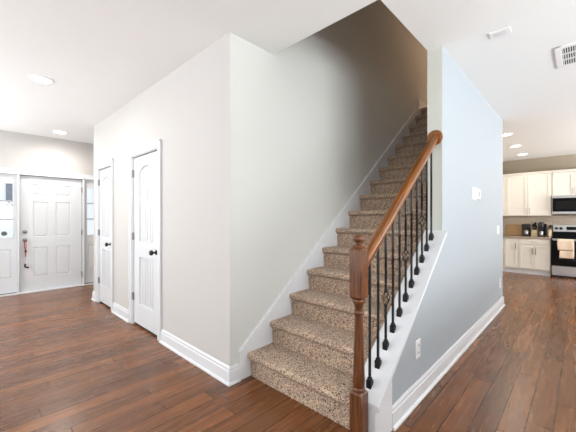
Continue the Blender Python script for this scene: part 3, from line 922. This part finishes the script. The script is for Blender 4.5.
# microwave
c = empty('microwave', (-0.11, 9.15, 1.38), 'stainless microwave with a black window hung over the range', 'microwave')
YM = 9.16
MB().box(-0.490, 0.268, YM + 0.02, 9.55, 1.385, 1.783, 0.004, 1).build('body', M_STEEL, c)
MB().box(-0.490, 0.268, YM - 0.004, YM + 0.022, 1.735, 1.782, 0.003, 1).build('vent_strip', M_STEEL, c)
d = MB().box(-0.490, 0.05, YM, YM + 0.021, 1.430, 1.734, 0.004, 1).build('door', M_STEEL, c)
MB().box(-0.482, 0.02, YM - 0.004, YM + 0.001, 1.434, 1.732, 0.002, 1).build('window', M_BLACKGLASS, d)
MB().box(-0.42, -0.03, YM - 0.0055, YM - 0.003, 1.487, 1.668, 0.001, 1).build('mesh_screen', M_SMOKE, d)
MB().tube([(0.035, YM, 1.46), (0.035, YM - 0.035, 1.46), (0.035, YM - 0.035, 1.70), (0.035, YM, 1.70)], 0.009, 8).build('handle', M_STEEL, d)
MB().box(0.055, 0.268, YM - 0.002, YM + 0.021, 1.430, 1.734, 0.003, 1).build('control_panel', M_BLACKGLASS, c)
MB().box(-0.490, 0.268, YM + 0.002, YM + 0.021, 1.385, 1.428, 0.003, 1).build('bottom_strip', M_STEEL, c)

# base cabinets
YF = 8.95


def base_body(x0, x1, parent):
    MB().box(x0, x1, YF + 0.02, 9.55, 0.10, 0.822).build('body', M_CAB, parent)
    MB().box(x0, x1, YF + 0.045, YF + 0.07, 0.0, 0.101).build('toe_kick', M_TRIM, parent)


c = empty('base_cabinet', (-1.28, YF, 0), 'narrow cream base cabinet with one door beside the blue wall corner', 'cabinet', 'cream lower kitchen cabinets')
base_body(-1.479, -1.083, c)
d = shaker(MB(), -1.345, -1.098, 0.118, 0.806, YF, 0.045).build('door', M_CAB, c)
pull(d, -1.13, YF, 0.56, 0.70, m=M_BRONZE)
c = empty('base_cabinet', (-0.79, YF, 0), 'wide cream base cabinet with a drawer over two doors', 'cabinet', 'cream lower kitchen cabinets')
base_body(-1.082, -0.502, c)
d = MB().box(-1.068, -0.514, YF, YF + 0.02, 0.685, 0.808, 0.003, 1).build('drawer', M_CAB, c)
pull(d, 0.748, YF, -0.85, -0.73, True)
for x0, x1, hx in ((-1.068, -0.795, -0.822), (-0.787, -0.514, -0.760)):
    d = shaker(MB(), x0, x1, 0.118, 0.668, YF, 0.05).build('door', M_CAB, c)
    pull(d, hx, YF, 0.46, 0.61, m=M_BRONZE)
CT = 0.860
tag(MB().box(-1.479, -0.500, YF - 0.025, 9.551, 0.823, CT, 0.005, 2).build('countertop', M_GRANITE), 'brown speckled granite countertop under the coffee makers', 'countertop')

# range
r = empty('kitchen_range', (-0.11, 8.92, 0), 'stainless and black glass range beside the cream base cabinets', 'stove')
RX0, RX1, YR = -0.488, 0.268, 8.90
MB().box(RX0, RX1, YR + 0.03, 9.54, 0.03, 0.845, 0.004, 1).box(RX0 + .03, RX1 - .03, YR + 0.06, 9.5, 0.0, 0.035).build('body', M_BLACKPL, r)
ck = MB().box(RX0, RX1, YR + 0.005, 9.45, 0.845, 0.866, 0.004, 1).build('cooktop', M_BLACKGLASS, r)
bk = MB().box(RX0, RX1, 9.40, 9.545, 0.86, 0.975, 0.004, 1).build('back_riser', M_BLACKGLASS, r)
bg = MB().box(RX0, RX1, 9.385, 9.545, 0.972, 1.135, 0.012, 2).build('control_panel', M_STEEL, r)
for x in (-0.425, -0.345, 0.125, 0.205):
    MB().lathe([(0.030, 9.386), (0.030, 9.368), (0.022, 9.362), (0.0, 9.360)], (x, 0, 1.055), 1, 16).build('knob', M_BLACKPL, bg, smooth=True)
MB().box(-0.255, 0.035, 9.381, 9.388, 1.020, 1.095, 0.002, 1).build('display', M_BLACKGLASS, bg)
od = MB().box(RX0 + .004, RX1 - .004, YR, YR + 0.032, 0.258, 0.840, 0.004, 1).build('oven_door', M_BLACKGLASS, r)
MB().box(-0.37, 0.15, YR - 0.002, YR + 0.001, 0.36, 0.70, 0.001, 1).build('oven_window', M_SMOKE, od)
b = MB().tube([(RX0 + 0.03, YR - 0.045, 0.812), (RX1 - 0.03, YR - 0.045, 0.812)], 0.013, 12)
b.box(RX0 + 0.03, RX0 + 0.055, YR - 0.045, YR + .002, 0.80, 0.824, 0.003, 1).box(RX1 - 0.055, RX1 - 0.03, YR - 0.045, YR + .002, 0.80, 0.824, 0.003, 1)
b.box(RX0 + .004, RX1 - .004, YR - 0.004, YR + .002, 0.826, 0.842, 0.002, 1)
b.build('handle', M_STEEL, od, smooth=True)
MB().box(RX0 + .004, RX1 - .004, YR, YR + 0.032, 0.045, 0.250, 0.005, 1).build('drawer', M_STEEL, r)

# towel over the oven handle: a folded sheet hanging front and back with soft waves
tw = empty('dish_towel', (-0.25, YR - 0.045, 0.43), 'tan dish towel folded over the oven door handle', 'towel')


def cloth(x0, x1, path, amp, name, seed):
    b = MB(); nx = 18; t = 0.006
    rnd = random.Random(seed); ph = rnd.random() * 6
    rows = []
    for s, (y, z) in enumerate(path):
        f = s / (len(path) - 1)
        rows.append([b.bm.verts.new((x0 + (x1 - x0) * i / nx + 0.004 * math.sin(9 * f + ph), y - amp * (0.3 + f) * (0.5 + 0.5 * math.sin(i / nx * 7 + ph + f)), z)) for i in range(nx + 1)])
    for a, c_ in zip(rows, rows[1:]):
        for i in range(nx): b.bm.faces.new([a[i], a[i + 1], c_[i + 1], c_[i]])
    o = b.build(name, M_TOWEL, tw, smooth=True)
    md = o.modifiers.new('thickness', 'SOLIDIFY'); md.thickness = t; md.offset = 0
    return o


yh = YR - 0.045
over = [(yh + 0.018, 0.60), (yh + 0.018, 0.70), (yh + 0.018, 0.80)] + [(yh + 0.018 * math.cos(a * math.pi / 6), 0.812 + 0.018 * math.sin(a * math.pi / 6)) for a in range(1, 6)]
cloth(-0.355, -0.122, over + [(yh - 0.018, 0.80 - 0.37 * i / 12) for i in range(13)], 0.010, 'long_layer', 1)
cloth(-0.385, -0.135, [(y + (-.008 if y < yh else .0), z + (.006 if z > .8 else 0)) for y, z in over[2:]] + [(yh - 0.030, 0.80 - 0.20 * i / 8) for i in range(9)], 0.008, 'short_layer', 2)

# things on the counter
cb = empty('cutting_board', (-1.2, 9.5, CT), 'light wooden cutting board leaning on the backsplash', 'cutting board')
b = MB().box(-1.385, -1.075, -0.010, 0.010, 0, 0.265, 0.006, 2)
o = b.build('board', M_BOARD, cb); o.location = (1.2, 0, 0.0045); o.rotation_euler = (math.radians(-8), 0, 0)


def coffee_maker(x0, x1, y0, y1, h, label, kind):
    c = empty('coffee_maker', ((x0 + x1) / 2, (y0 + y1) / 2, CT), label, 'coffee maker')
    xm = (x0 + x1) / 2; w = x1 - x0
    if kind == 'carafe':
        MB().box(x0, x1, y0, y1, CT, CT + 0.035, 0.008, 2).build('base', M_BLACKPL, c)
        MB().box(x0, x1, y1 - 0.09, y1, CT + 0.03, CT + h - 0.09, 0.008, 2).build('tank', M_BLACKPL, c)
        MB().box(x0, x1, y0 + 0.02, y1, CT + h - 0.095, CT + h, 0.014, 3).build('brew_head', M_BLACKPL, c)
        cf = MB().lathe([(0.045, 0.036), (0.056, 0.045), (0.060, 0.085), (0.050, 0.125), (0.038, 0.142), (0.040, 0.150), (0, 0.151)], (xm, y0 + 0.075, CT), 2, 24
                        ).build('carafe', M_NICKEL, c, smooth=True)
        MB().tube([(xm - .045, y0 + .035, CT + .13), (xm - .06, y0 + .005, CT + .12), (xm - .06, y0 + .005, CT + .07), (xm - .05, y0 + .03, CT + .06)], 0.007, 8).build('carafe_handle', M_BLACKPL, cf)
    else:
        MB().box(x0, x1, y0, y1, CT, CT + 0.03, 0.008, 2).build('base', M_BLACKPL, c)
        MB().box(x0, x1 - w * 0.3, y0 + 0.11, y1, CT + 0.02, CT + h - 0.11, 0.010, 2).build('body', M_BLACKPL, c)
        MB().box(x0 - 0.004, x1 - w * 0.28, y0 + 0.02, y1, CT + h - 0.14, CT + h, 0.030, 4).build('brew_head', M_BLACKPL, c)
        tag(MB().box(x1 - w * 0.29, x1, y0 + 0.09, y1, CT + 0.02, CT + h - 0.04, 0.012, 3).build('water_tank', M_SMOKE, c), 'smoky clear water tank')
        MB().lathe([(0.034, 0.031), (0.040, 0.035), (0.042, 0.115), (0.040, 0.120), (0, 0.118)], (x0 + w * .36, y0 + 0.06, CT), 2, 20).build('travel_cup', M_NICKEL, c, smooth=True)
    return c


coffee_maker(-1.050, -0.902, 9.22, 9.46, 0.285, 'black drip coffee maker with a metal carafe beside the cutting board', 'carafe')
coffee_maker(-0.738, -0.600, 9.18, 9.46, 0.335, 'tall black pod coffee machine left of the tan crock', 'pod')
# tan tin with dark leaves / utensils
t = empty('utensil_canister', (-0.815, 9.34, CT), 'tan patterned canister with utensils between the two coffee makers', 'canister')
MB().box(-0.872, -0.760, 9.285, 9.395, CT, CT + 0.145, 0.010, 2).build('canister_body', M_CROCK, t)
for dx, dy, h, lean in ((-0.022, 0.02, .28, -.008), (0.015, 0.01, .33, .0), (0.026, -0.02, .26, .004), (-0.005, -0.03, .30, .0)):
    x, y = -0.815 + dx, 9.34 + dy
    u = MB().tube([(x, y, CT + 0.05), (x + lean, y, CT + h - 0.06)], 0.006, 8)
    u.lathe([(0.005, 0), (0.018, 0.018), (0.022, 0.04), (0.014, 0.062), (0.0, 0.068)], (x + lean, y, CT + h - 0.065), 2, 14)
    u.build('utensil', M_BRONZE, t, smooth=True)
t = empty('ceramic_crock', (-0.548, 9.36, CT), 'tan ceramic crock with a dark scoop beside the range', 'crock')
MB().lathe([(0.030, 0), (0.040, 0.01), (0.043, 0.10), (0.038, 0.15), (0.042, 0.17), (0.034, 0.17), (0.030, 0.14), (0, 0.13)], (-0.548, 9.36, CT), 2, 24).build('crock_body', M_CROCK, t, smooth=True)
u = MB().tube([(-0.555, 9.36, CT + 0.135), (-0.535, 9.36, CT + 0.21)], 0.007, 8)
u.lathe([(0.006, 0), (0.024, 0.02), (0.026, 0.05), (0.012, 0.075), (0.0, 0.078)], (-0.533, 9.36, CT + 0.195), 2, 16)
u.build('scoop', M_BRONZE, t, smooth=True)

# added unseen island block right of the view; it keeps the window light off the foot of the blue-tinted wall
isl = empty('kitchen_island', (1.35, 2.65, 0), 'white kitchen island with a granite top to the right of the view', 'island')
MB().box(1.0, 1.7, 1.2, 4.1, 0.0, 0.88).build('body', M_CAB, isl)
MB().box(0.92, 1.78, 1.1, 4.2, 0.8805, 0.92, 0.006, 2).build('island_top', M_GRANITE, isl)
